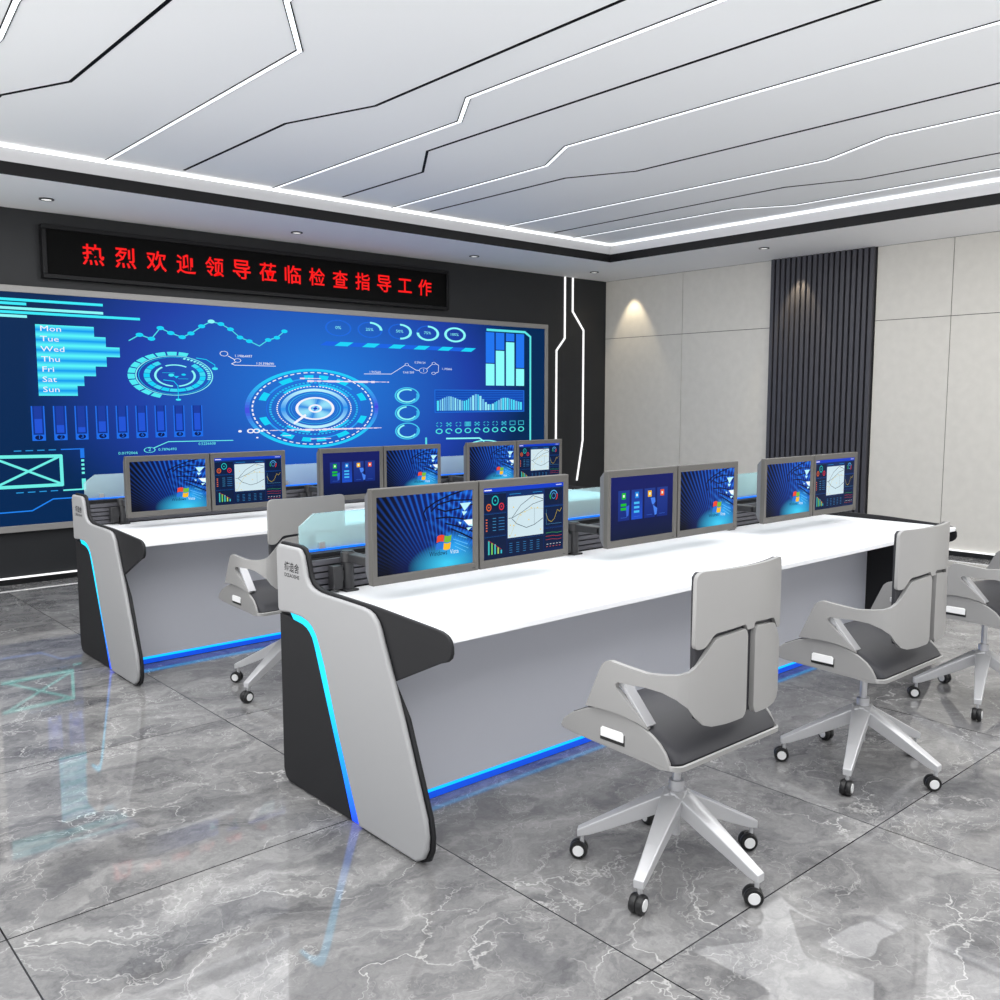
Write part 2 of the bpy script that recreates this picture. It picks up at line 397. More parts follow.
# recessed downlights
DL = [(2.124,7.45,'round recessed downlight at the far left above the video wall'), (4.19,7.45,'round recessed downlight above the middle of the red lettered sign'),
      (6.24,7.45,'round recessed downlight above the right end of the red lettered sign'), (8.06,7.45,'round recessed downlight in the room corner above the two white wall light lines'),
      (8.065,5.20,'round recessed downlight in front of the charcoal slats')]
dl0 = None
for x, y, lab in DL:
    if dl0 is None:
        t = empty('downlight', (x, y, ZS), lab, 'downlight', 'recessed downlights in the soffit'); dl0 = t
        b = MB()
        r = lambda rr, z: [(rr*math.cos(2*PI*i/28), rr*math.sin(2*PI*i/28), z) for i in range(28)]
        b.loft([r(.052,-.001), r(.052,-.008), r(.040,-.010), r(.038,-.0015)]); b.build('trim_ring', M['arm'], t)
        b = MB(); b.cyl((0,0,-.0012), (0,0,-.006), .037, n=28); b.build('lens', M['lens'], t)
    else:
        t = copy_tree(dl0); t.location = (x, y, ZS); relabel(t, lab)
# wall light lines on the dark wall
def wall_line(pts, lab):
    b = MB(); q = []
    b2 = MB(); polyline(b2, pts, .021, 0, .012)
    for v in b2.bm.verts: v.co = Vector((v.co.x, YL - v.co.z, v.co.y))
    o = b2.build('wall_light_strip', M['ledwall'], smooth=False, loc=(pts[0][0], YL, pts[-1][1])); tag(o, lab, 'light strip', 'bent light lines on the dark wall'); b.bm.free()
wall_line([(8.10,ZS-.002),(8.10,2.20),(7.96,2.05),(7.955,.50)], 'bent white light line on the dark wall right beside the video wall')
wall_line([(8.235,ZS-.002),(8.235,2.53),(8.43,2.31),(8.43,.95),(8.33,.45)], 'bent white light line on the dark wall nearest the room corner')

# ================================================================== VIDEO WALL
vw = empty('video_wall', (4.77, YL, .42), 'huge blue video wall of glowing charts and dials in a grey frame', 'video wall')
SX0, SX1, SZ0, SZ1 = 1.72, 7.72, .470, 2.290
b = MB(); fw = .052
for x0,x1,z0,z1 in ((SX0-fw,SX1+fw,SZ1,SZ1+fw),(SX0-fw,SX1+fw,SZ0-fw,SZ0),(SX0-fw,SX0,SZ0,SZ1),(SX1,SX1+fw,SZ0,SZ1)):
    b.box(x0,x1,YL-.055,YL-.001,z0,z1)
o = b.build('frame', M['frame'], vw, bevel=.003); o.location = (-4.77,-YL,-.42)
g = Pix()
def bgf(u, v):
    # the picture's own radial blue glow
    d = math.hypot((u-.50)/.50, (v-.62)/.95)
    c = mixc(rgb(32,124,222), rgb(28,62,165), d/.62)
    if d > .62: c = mixc(rgb(28,62,165), rgb(0,40,84), (d-.62)/.28)
    return c
g.grid(SX0, SZ0, SX1, SZ1, 60, 24, bgf)
g.layer = 1
def bar(x0, x1, z, h, c): g.rect(x0, z-h/2, x1, z+h/2, c)
for x1, z, c in ((2.65,2.233,CY),(2.07,2.203,CY),(2.65,2.167,CYL),(2.95,2.136,CY),(2.07,2.107,CYL)): bar(SX0+.02, x1, z, .021, c)
# weekday bars
zt = 2.052; hh = .080
for k, (x1, name) in enumerate(zip((2.57,2.66,2.77,2.66,2.57,2.475,2.42), ('Mon','Tue','Wed','Thu','Fri','Sat','Sun'))):
    z1 = zt-k*hh; z0 = z1-hh; g.layer = 1
    A, B = rgb(90,250,250), rgb(0,150,240)
    g.vgrad(2.125, z1-hh*.5, x1, z1, B, A); g.vgrad(2.125, z0, x1, z1-hh*.5, A, B)
    g.layer = 2; g.text(name, 2.155, z0+.030, .030, WH, 1.5)
# nine gauges
g.layer = 1
for k in range(9):
    x = 2.06 + k*.1635; w = .10; fill = (.55,.3,.2,.42,.6,.75,.8,.7,.72)[k]
    g.layer = 1; g.rect(x, 1.135, x+w, 1.41, rgb(10,50,140)); g.layer = 2
    g.rect(x, 1.135, x+.010, 1.41, BLU); g.rect(x+w-.010, 1.135, x+w, 1.41, BLU); g.rect(x, 1.135, x+w, 1.183, BLU)
    g.rect(x+.022, 1.195, x+w-.022, 1.41, rgb(24,60,160)); g.layer = 3
    g.rect(x+.022, 1.195, x+w-.022, 1.195+.205*fill, rgb(32,84,214)); g.disc(x+w/2, 1.16, .030, .019, rgb(6,26,80))
    g.layer = 4; g.text(str(k+1), x+w/2-.011, 1.149, .022, BLU, 1.2)
# line chart
g.layer = 1
pts = [(2.85,1.954),(2.94,2.006),(3.04,1.977),(3.12,2.071),(3.21,2.033),(3.31,2.002),(3.39,2.038),(3.49,2.105),(3.58,2.152),(3.67,2.134),(3.76,2.092),(3.85,2.023),(3.94,1.993),(4.04,1.953),(4.13,2.012),(4.22,2.037),(4.30,2.10)]
g.line(pts, .009, rgb(80,225,235)); g.layer = 2
for i, p in enumerate(pts):
    if i not in (0, 13): g.disc(p[0], p[1], .033, .017, CYL if i == 8 else AZ, 16)
# dial one
c = (3.235, 1.668); g.layer = 1
for k in range(12):
    a = 72 + k*15.0
    g.ring(c[0], c[1], .41, .205, .060, rgb(80,236,244), a, a+12.5, 60)
g.ring(c[0], c[1], .345, .172, .010, CYL); g.ring(c[0], c[1], .32, .16, .005, AZ)
for k in range(17): g.ring(c[0], c[1], .275, .14, .052, AZ if k % 2 else rgb(60,220,245), 122+k*17, 122+k*17+15.5, 60)
g.ring(c[0], c[1], .185, .097, .020, CYL, 130, 262); g.ring(c[0], c[1], .185, .097, .020, CYL, -80, 30); g.ring(c[0], c[1], .185, .097, .018, CYL, 55, 118)
g.ring(c[0], c[1], .325, .162, .03, CYL, -12, 78, dash=14, n=60)
g.line([(3.43,1.826),(3.52,1.815),(3.60,1.77),(3.60,1.745)], .006, AZ); g.disc(3.60,1.736,.028,.012,CY)
g.line([(3.13,1.63),(3.22,1.62),(3.255,1.58),(3.255,1.465)], .006, AZ); g.disc(3.255,1.46,.024,.009,CY)
g.disc(3.20,1.672,.026,.013,CY); g.disc(3.31,1.678,.020,.009,AZ); g.poly([(3.22,1.665),(3.27,1.665),(3.245,1.645)], AZ); g.rect(3.26,1.640,3.35,1.643,AZ); g.rect(3.12,1.69,3.23,1.693,AZ)
# callouts
g.ring(3.69,1.872,.040,.023,.006,WH); g.ring(3.82,1.815,.034,.018,.006,WH)
g.line([(3.73,1.852),(3.79,1.822)], .006, WH); g.line([(3.80,1.80),(3.76,1.784),(3.79,1.772),(4.20,1.772)], .005, WH)
g.text('1.19864497', 3.79, 1.845, .016, WH, 1.15); g.text('1.01398690', 4.0, 1.782, .016, WH, 1.2)
# great dial
c = (4.61, 1.374)
def glow(a): return mixc(rgb(70,70,225), rgb(30,205,250), abs(math.sin(math.radians(a)))*1.35)
g.ring(c[0], c[1], .735, .382, .045, glow, n=90); g.ring(c[0], c[1], .668, .350, .016, WH, dash=56, n=112)
for a in (22, -22, 158, -158, 58, 122, -58, -122, 82, 98, -82, -98):
    g.layer = 2; g.ring(c[0], c[1], .615, .322, .075, AZ, a-7, a+7 if abs(a) not in (82,98) else a+3, 60)
g.layer = 1
g.ring(c[0], c[1], .520, .273, .006, BLU)
for a0, a1 in ((40,75),(105,150),(195,240),(262,300),(312,340)): g.ring(c[0], c[1], .560, .295, .022, rgb(40,160,245), a0, a1)
g.ring(c[0], c[1], .490, .255, .022, rgb(40,190,245), dash=70, n=140)
for a0, a1 in ((30,84),(96,140),(225,262),(275,330)): g.ring(c[0], c[1], .45, .236, .036, glow, a0, a1)
g.ring(c[0], c[1], .415, .216, .014, WH, dash=72, n=144)
g.ring(c[0], c[1], .37, .192, .050, lambda a: mixc(rgb(40,150,240), rgb(190,245,255), abs(math.sin(math.radians(a)))), n=80)
g.ring(c[0], c[1], .29, .151, .008, rgb(60,190,240)); g.ring(c[0], c[1], .26, .135, .006, rgb(60,150,235))
g.layer = 2; g.disc(c[0], c[1], .215, .110, WH, 40); g.layer = 3
n = 48
for i in range(n):
    t0 = 2*PI*i/n; t1 = 2*PI*(i+1)/n; k = abs(math.sin(t0*2+.6))
    g.poly([c, (c[0]+.185*math.cos(t0), c[1]+.096*math.sin(t0)), (c[0]+.185*math.cos(t1), c[1]+.096*math.sin(t1))], mixc(rgb(30,130,225), rgb(150,225,250), k))
g.layer = 4; g.ring(c[0], c[1], .075, .040, .026, WH); g.disc(c[0], c[1], .022, .012, rgb(20,60,190))
g.line([(4.38,1.235),(4.50,1.31)], .022, WH)
random.seed(3)
g.layer = 5
for x0, x1, z in ((4.45,4.68,1.664),(4.53,5.48,1.640),(4.30,5.38,1.172),(4.12,4.27,1.172),(4.25,4.34,1.12),(4.55,4.78,1.08)):
    x = x0
    while x < x1:
        w = random.uniform(.015,.05); hz = random.uniform(.004,.013)*(1 if x < x1-.2 else .5); g.rect(x, z-hz, min(x1,x+w), z+hz*.6, rgb(240,225,245)); x += w
for x, r in ((3.82,.018),(4.04,.016),(4.09,.010)): g.disc(x, 1.171, r, r*.6, WH)
for x in (3.925, 4.025-.05+.0): g.ring(x if x < 3.95 else 3.985, 1.171, .036, .021, .015, WH)
g.disc(3.99,1.108,.012,.007,WH)
# lower callout
g.layer = 1
g.text('0.0192066', 2.72, 1.000, .016, TQ, 1.2); g.ring(2.985,1.03,.050,.024,.007,TQ); g.text('2', 2.972, 1.020, .022, TQ, 1.2)
g.text('0.7896493', 3.06, 1.020, .016, TQ, 1.2); g.line([(3.02,1.045),(3.15,1.096),(3.75,1.090)], .007, TQ); g.text('0.5256608', 3.42, 1.058, .016, TQ, 1.2)
# percentage rings
for k, (x, s) in enumerate(zip((4.89,5.26,5.63,5.99,6.36), ('0%','25%','50%','75%','100%'))):
    z = 2.160; g.layer = 1; g.ring(x, z, .150, .080, .020, BLU, dash=60, n=120)
    if k: g.layer = 2; g.ring(x, z, .150, .080, .034, CYL, 90, 90-k*90, n=60)
    g.layer = 2; g.text(s, x-.018*len(s), z-.010, .020, CYL, 1.4)
# hatched stripe
g.layer = 1
for k in range(12):
    x = 4.68 + k*.1595; c0 = rgb(26,100,228) if k % 2 == 0 else rgb(26,214,250)
    g.poly([(x,1.985),(x+.152,1.985),(x+.222,2.026),(x+.07,2.026)], c0)
# small network
W2 = rgb(225,232,255)
g.line([(5.18,1.718),(5.51,1.722),(5.69,1.818)], .006, W2); g.line([(5.73,1.815),(5.83,1.768),(5.87,1.766)], .006, W2); g.line([(5.97,1.785),(6.04,1.832)], .006, W2)
g.line([(6.09,1.842),(6.13,1.825),(6.125,1.755),(6.085,1.740)], .006, W2)
g.ring(5.71,1.824,.026,.014,.006,W2); g.ring(5.925,1.766,.056,.029,.006,W2); g.ring(6.065,1.844,.027,.014,.006,W2); g.ring(6.06,1.739,.027,.014,.006,W2)
g.text('1', 5.915, 1.753, .024, W2); g.text('1.947660', 5.24, 1.728, .016, W2, 1.2); g.text('0.596124', 5.81, 1.838, .016, W2, 1.2); g.text('0.661209', 5.66, 1.733, .016, W2, 1.2); g.text('1.190066', 6.17, 1.778, .016, W2, 1.2)
# three rings
for i, z in enumerate((1.500, 1.318, 1.130)):
    g.ring(5.71, z, .160, .088, .018, rgb(70,205,240)); g.ring(5.71, z, .132, .072, .026, CYL, (60,95,110)[i], 330); g.ring(5.71, z, .155, .085, .035, rgb(60,180,235), -60, 20)
# column bars
for x, t in ((6.80,1.860),(6.95,2.010),(7.105,2.112),(7.26,1.813)):
    g.rect(x, 1.618, x+.128, t, rgb(140,255,252)); g.rect(x, t+.012, x+.128, 2.212, rgb(32,118,240))
g.line([(6.82,2.238),(7.40,2.238),(7.488,2.188),(7.49,.60)], .026, rgb(96,232,232))
# area chart
g.rect(6.07,1.318,7.39,1.567, rgb(16,68,170)); g.layer = 2
for x0,z0,x1,z1 in ((6.07,1.318,7.39,1.328),(6.07,1.557,7.39,1.567),(6.07,1.318,6.083,1.567),(7.377,1.318,7.39,1.567)): g.rect(x0,z0,x1,z1,rgb(30,110,220))
for k in range(5): g.rect(6.09, 1.46+k*.019, 7.37, 1.465+k*.019, rgb(30,110,220))
def hgt(x):
    P = [(6.09,1.447),(6.26,1.495),(6.47,1.446),(6.65,1.521),(6.84,1.404),(7.07,1.480),(7.36,1.428)]
    for a, q in zip(P, P[1:]):
        if x <= q[0]:
            t = (x-a[0])/(q[0]-a[0]); t = t*t*(3-2*t); return a[1]+(q[1]-a[1])*t
    return P[-1][1]
g.layer = 3; x = 6.10
while x < 7.35:
    w = random.choice((.016,.022,.030)); g.rect(x, 1.340, x+w, hgt(x), random.choice((rgb(80,225,250), rgb(150,235,250), rgb(110,190,235)))); x += w + .010
# icon rows
g.layer = 1
for k in range(10):
    x = 6.13 + k*.1345
    if k in (3,8,9): 
        for q in ((x-.045,1.165,x+.045,1.172),(x-.045,1.208,x+.045,1.215),(x-.045,1.165,x-.036,1.215),(x+.036,1.165,x+.045,1.215)): g.rect(*q, rgb(60,190,215))
        if k == 3: g.rect(x-.03,1.172,x+.03,1.208,rgb(60,180,210))
    else:
        g.ring(x, 1.190, .045, .026, .012, rgb(60,190,215), 20, 70); g.ring(x, 1.190, .045, .026, .012, rgb(60,190,215), 110, 160)
        g.ring(x, 1.190, .045, .026, .012, rgb(60,190,215), 200, 250); g.ring(x, 1.190, .045, .026, .012, rgb(60,190,215), 290, 340)
        if k % 3 == 1: g.line([(x-.03,1.175),(x+.03,1.205)], .009, rgb(60,190,215)); g.line([(x-.03,1.205),(x+.03,1.175)], .009, rgb(60,190,215))
    g.ring(x, 1.117, .048, .029, .016, rgb(80,230,225), 0, 360 if k % 3 != 1 else 300)
g.line([(6.23,1.036),(6.70,1.028),(6.77,.99)], .016, CYL); g.rect(5.94,.90,5.965,1.055,rgb(90,220,230)); g.ring(6.78,.93,.26,.075,.04,CYL,20,160)
# crossed box and bracket, lower left
g.line([(SX0+.02,1.018),(2.265,1.008),(2.265,.775),(SX0+.02,.778)], .026, TQ)
g.line([(1.78,1.005),(2.245,.790)], .018, TQ); g.line([(1.78,.785),(2.245,1.0)], .018, TQ)
g.line([(2.27,1.060),(2.445,1.060)], .009, rgb(30,120,235)); g.rect(2.415,.985,2.447,1.064,rgb(30,120,235))
for k in range(4): g.rect(2.42, .955-k*.034, 2.443, .973-k*.034, TQ)
g.rect(2.417,.725,2.449,.815,TQ); g.rect(2.27,.722,2.449,.734,TQ)
for z in (1.060,.730):
    for k in range(4): g.rect(1.92+k*.085, z-.005, 1.975+k*.085, z+.003, rgb(40,150,220))
g.line([(SX0+.02,.578),(2.03,.580),(2.19,.663),(2.40,.663)], .010, rgb(30,130,240))
me = g.mesh('display', YL-.045, .0006); o = bpy.data.objects.new('display', me); COL.objects.link(o); o.parent = vw; o.location = (-4.77,-YL,-.42)

# ================================================================== LED SIGN
sg = empty('led_sign', (4.24, YL, 2.41), 'long black LED sign with red Chinese lettering above the video wall', 'sign')
def rel(o, p): o.location = (-p[0],-p[1],-p[2]); return o
b = MB(); a0,a1,z0,z1 = 2.20,6.262,2.415,2.832; f = .035
for q in ((a0,a1,z1-f,z1),(a0,a1,z0,z0+f),(a0,a0+f,z0+f,z1-f),(a1-f,a1,z0+f,z1-f)): b.box(q[0],q[1],YL-.075,YL-.001,q[2],q[3])
rel(b.build('frame', M['signframe'], sg, bevel=.004), sg.location)
b = MB(); b.box(a0+f, a1-f, YL-.06, YL-.02, z0+f, z1-f); rel(b.build('display', M['signface'], sg, smooth=False), sg.location)
chars = '热烈欢迎领导莅临检查指导工作'
for k, ch in enumerate(chars):
    vs, fs = text_polys(ch, 1.0, .013)
    if not vs: continue
    b = MB()
    xs = [v[0] for v in vs]; ys = [v[1] for v in vs]; w = .172/ (max(xs)-min(xs)); h = (.168 if ch != '工' else .14)/(max(ys)-min(ys))
    cx = 2.503 + k*.2582; cz = 2.546 + (0 if ch != '工' else .014)
    V = [b.bm.verts.new((cx+(v[0]-min(xs))*w, YL-.0615, cz+(v[1]-min(ys))*h)) for v in vs]
    for f_ in fs:
        try: b.bm.faces.new([V[i] for i in f_])
        except ValueError: pass
    rel(b.build('character', M['red'], sg, smooth=False), sg.location)

# ================================================================== CONTROL DESK (desk-local = world at the front desk)
XL0, XR0 = 1.622, 5.200
def shell_poly():
    top = [(3.100,.905),(3.085,.920),(2.945,.920),(2.925,.915),(2.908,.896),(2.896,.861),(2.885,.822),(2.868,.800),(2.842,.787),(2.80,.779),(2.74,.777),(2.638,.776),(2.527,.774),(2.490,.770),(2.462,.760),(2.440,.742),(2.424,.718),(2.408,.680),
           (2.355,.566),(2.303,.449),(2.188,.16),(2.179,.105),(2.183,.060),(2.200,.028),(2.237,.006)]
    bot = [(2.564,.006),(2.630,.160),(2.693,.309),(2.771,.520),(2.800,.580),(2.822,.619),(2.848,.645),(2.876,.660),(2.925,.670),(3.021,.671),(3.085,.663),(3.097,.675)]
    return top + bot
def dark_poly():
    return [(3.098,.655),(3.100,.05),(3.085,.018),(3.060,.006),(2.625,.006),(2.680,.150),(2.740,.296),(2.852,.569),(2.868,.600),(2.885,.617),(2.905,.630),(2.934,.640),(3.000,.645),(3.03,.655)]
def strip_poly():
    return [(3.021,.669),(2.925,.668),(2.877,.658),(2.850,.643),(2.824,.617),(2.802,.578),(2.773,.519),(2.695,.308),(2.632,.159),(2.568,.004),(2.622,.004),(2.678,.151),(2.738,.297),(2.850,.570),(2.866,.602),(2.884,.620),(2.904,.632),(2.934,.641),(3.000,.647)]
def inner_poly():   # the dark slab that follows the shell with its nose wing
    return [(3.108,.905),(3.090,.928),(2.945,.928),(2.917,.920),(2.899,.898),(2.887,.862),(2.876,.824),(2.862,.806),(2.838,.795),(2.80,.787),(2.74,.785),(2.49,.782),(2.44,.780),(2.17,.768),(2.125,.765),(2.100,.758),(2.083,.744),(2.075,.726),(2.074,.705),(2.080,.690),(2.096,.677),(2.132,.665),
            (2.375,.552),(2.295,.449),(2.180,.16),(2.170,.105),(2.174,.055),(2.192,.018),(2.23,.0),(3.065,.0),(3.092,.014),(3.108,.05)]
def end_panel(parent, side):
    if side < 0: xo, xs, xi = XL0, XL0+.020, XL0+.034
    else: xo, xs, xi = XR0, XR0-.020, XR0-.034
    b = MB(); b.prism(inner_poly(), 'X', xs, xi)
    ep = b.build('end_panel', M['dark'], parent, bevel=.003); rel(ep, BASE)
    b = MB(); b.prism(shell_poly(), 'X', xo, xs); s = b.build('shell', M['shell'], ep, bevel=.010, seg=3)
    s['label'] = 'light grey curved outer shell'
    b = MB(); b.prism(dark_poly(), 'X', xo+(.010 if side<0 else -.010), xs); b.build('rear_cover', M['dark'], ep, bevel=.002)
    b = MB(); b.mi = 0; b.prism(strip_poly(), 'X', xo+(.012 if side<0 else -.012), xs)
    l = b.build('light_strip', M['strip'], ep); l['label'] = 'glowing cyan light strip'
    if side < 0:
        b = MB()
        for txt, z, h, W in (('缔造舍', .827, .036, .108), ('DIZAOSHE', .806, .014, .108)):
            vs, fs = text_polys(txt, 1.0, .012); xs_ = [v[0] for v in vs]; ys_ = [v[1] for v in vs]
            kx = W/(max(xs_)-min(xs_)); ky = h/(max(ys_)-min(ys_))
            V = [b.bm.verts.new((xo-.0006, 3.035-(v[0]-min(xs_))*kx, z+(v[1]-min(ys_))*ky)) for v in vs]
            for f_ in fs:
                try: b.bm.faces.new([V[i] for i in f_])
                except ValueError: pass
        b.build('lettering', M['ink'], ep, smooth=False)
BASE = Vector((3.405, 2.6, 0))
desk = empty('control_desk', BASE, 'long white desk with grey end panels nearest the camera, three chairs before it', 'control desk', 'control room desks')
end_panel(desk, -1); end_panel(desk, 1)
xi0, xi1 = XL0+.034, XR0-.034
b = MB(); b.box(xi0, xi1, 2.078, 2.893, .735, .757); rel(b.build('worktop', M['worktop'], desk, bevel=.003), BASE)
b = MB(); b.box(xi0, xi1, 2.575, 2.595, .045, .733); rel(b.build('modesty_panel', M['modesty'], desk, smooth=False), BASE)
b = MB(); b.box(xi0, xi1, 2.590, 3.085, .0, .040); rel(b.build('plinth', M['dark'], desk, smooth=False), BASE)
b = MB(); b.box(xi0, xi1, 2.580, 2.590, .030, .043); o = rel(b.build('kick_light', M['kick'], desk, smooth=False), BASE); o['label'] = 'glowing cyan light line above the foot'
b = MB(); b.box(xi0, xi1, 2.582, 2.590, .004, .030); o = rel(b.build('foot_light', M['kickblue'], desk, smooth=False), BASE); o['label'] = 'dim blue light band along the foot'
b = MB(); b.box(xi0, xi1, 2.595, 3.09, .045, .06); b.box(xi0, xi1, 3.06, 3.09, .06, .89); b.box(xi0, xi1, 2.93, 3.06, .878, .893)
rel(b.build('rear_cabinet', M['dark'], desk, smooth=False), BASE)
b = MB(); b.mi = 1; b.box(xi0, xi1, 2.915, 2.925, .757, .878); b.mi = 0
for k in range(5): b.box(xi0, xi1, 2.896, 2.915, .762+k*.0235, .780+k*.0235)
rel(b.build('slotted_rail', [M['rail'], M['railgap']], desk, bevel=0, smooth=False), BASE)
gs = []
xg0, xg1 = xi0+.004, xi1-.004
for k in range(3):
    a = xg0 + (xg1-xg0)*k/3 + (.004 if k else 0); c = xg0 + (xg1-xg0)*(k+1)/3 - (.004 if k < 2 else 0)
    P = [(a,.900),(c,.900),(c,1.000),(c,1.020),(a,1.020),(a,1.0)]
    if k == 0: P = [(a,.900),(c,.900),(c,1.034),(a+.060,1.034),(a,.990)]
    if k == 1: P = [(a,.900),(c,.900),(c,1.034),(a,1.034)]
    if k == 2: P = [(a,.900),(c,.900),(c,.990),(c-.060,1.034),(a,1.034)]
    b = MB(); b.prism(P, 'Y', 2.985, 2.993); o = rel(b.build('glass_screen', M['glass'], desk, smooth=False), BASE)
    b = MB(); b.box(a, c, 2.980, 2.998, .893, .900); o2 = b.build('light_strip', M['bluedeep'], o, smooth=False); o2['label'] = 'blue light line under the glass'
    for xq in (a+.09, c-.09):
        b = MB(); b.box(xq-.012, xq+.012, 2.979, 2.984, .901, .925); b.build('glass_clip', M['chrome'], o, smooth=False)

# ================================================================== MONITORS
SW, SH = .472, .334          # outer size of one monitor
IW, IH = .427, .274          # picture size
def wall_fn(u, v):
    # blue converging stripes, bright to the right and at the foot
    ang = math.atan2(v + .32, u - .66); s = math.sin(ang*135)
    base = mixc(rgb(1,6,20), rgb(6,40,140), u*1.15 - .12)
    top = mixc(rgb(6,36,100), rgb(24,110,240), u*1.4 + .05)
    k = max(0, s) * (0.10 + .90*min(1, v*1.3)) * (1 if v > .18 else v/.18)
    c = mixc(base, top, k)
    if u > .48 and v > .18:
        s2 = math.sin((v*1.0 + u*.55)*46 + 3*math.sin(u*9)); s3 = math.sin(u*70)
        c = mixc(c, rgb(4,10,50) if s2 < -.2 else rgb(40,140,250), .55*min(1,(u-.48)*4)*abs(s2)*(0.7+.3*s3))
    d = math.hypot((u-.72)/.42, (v-.04)/.30)
    c = mixc(c, rgb(60,205,245), max(0, 1-d)*1.1)
    d = math.hypot((u-.80)/.22, (v-.27)/.22); c = mixc(c, rgb(40,170,250), max(0, 1-d)*.9)
    return c
def flag(g, x, z, s):
    cols = (rgb(238,74,40), rgb(120,190,50), rgb(40,120,220), rgb(250,190,30))
    g.layer += 1
    for i in range(2):
        for j in range(2):
            col = cols[i + 2*j]; top = []; bot = []
            for k in range(7):
                u = (i*1.06 + k/6)*.5; w = .07*math.sin((u-.02)*2*PI) ; sh = -.16*(j+0)*.5
                zt = 1-j*.53 + w; zb = 1-j*.53-.46 + w
                top.append((x+s*(u+.12*zt-.08), z+s*zt*.80)); bot.append((x+s*(u+.12*zb-.08), z+s*zb*.80))
            g.poly(bot + top[::-1], col)
    g.layer -= 1
def pic_wall(x0, z0, W, H):
    g = Pix(); g.grid(x0, z0, x0+W, z0+H, 210, 80, wall_fn)
    U = lambda u, v: (x0+u*W, z0+v*H); g.layer = 1; K = rgb(2,8,40)
    arcs = [[(.50,.80),(.60,.88),(.75,.95),(.90,1.0)],[(.55,.76),(.62,.84),(.78,.88),(1.0,.86)],[(.62,.78),(.70,.74),(.84,.76),(1.0,.80)],[(.60,.66),(.74,.66),(.88,.62),(1.0,.56)],[(.70,.58),(.82,.53),(.92,.48),(1.0,.43)],[(.76,.50),(.88,.42),(1.0,.33)],[(.50,.82),(.47,.74),(.50,.64)]]
    for a in arcs: g.line([U(*p) for p in a], .0055, K)
    g.layer = 2
    for t in ([(.86,.83),(.985,.83),(.91,.72)],[(.90,.60),(1.0,.60),(1.0,.50),(.95,.52)],[(.88,.72),(.94,.71),(.90,.66)],[(.93,.49),(.99,.49),(.95,.45)],[(.84,.585),(.875,.57),(.86,.54)]): g.poly([U(*p) for p in t], rgb(190,245,255))
    for t in ([(.90,.595),(.995,.59),(.995,.53),(.95,.53)],): g.layer = 3; g.poly([U(*p) for p in t], rgb(252,253,255))
    g.layer = 2
    for a in ([(.78,.36),(.94,.27)],[(.80,.31),(.95,.21)],[(.84,.40),(.93,.35)],[(.80,.26),(.92,.17)]): g.line([U(*p) for p in a], .0016, rgb(120,215,255))
    g.layer = 4
    flag(g, x0+W*.605, z0+H*.235, .064)
    g.layer = 6
    g.text('Windows', x0+W*.525, z0+H*.165, .012, rgb(4,12,36), .86); g.text('Vista', x0+W*.745, z0+H*.165, .012, rgb(225,245,255), .86)
    return g
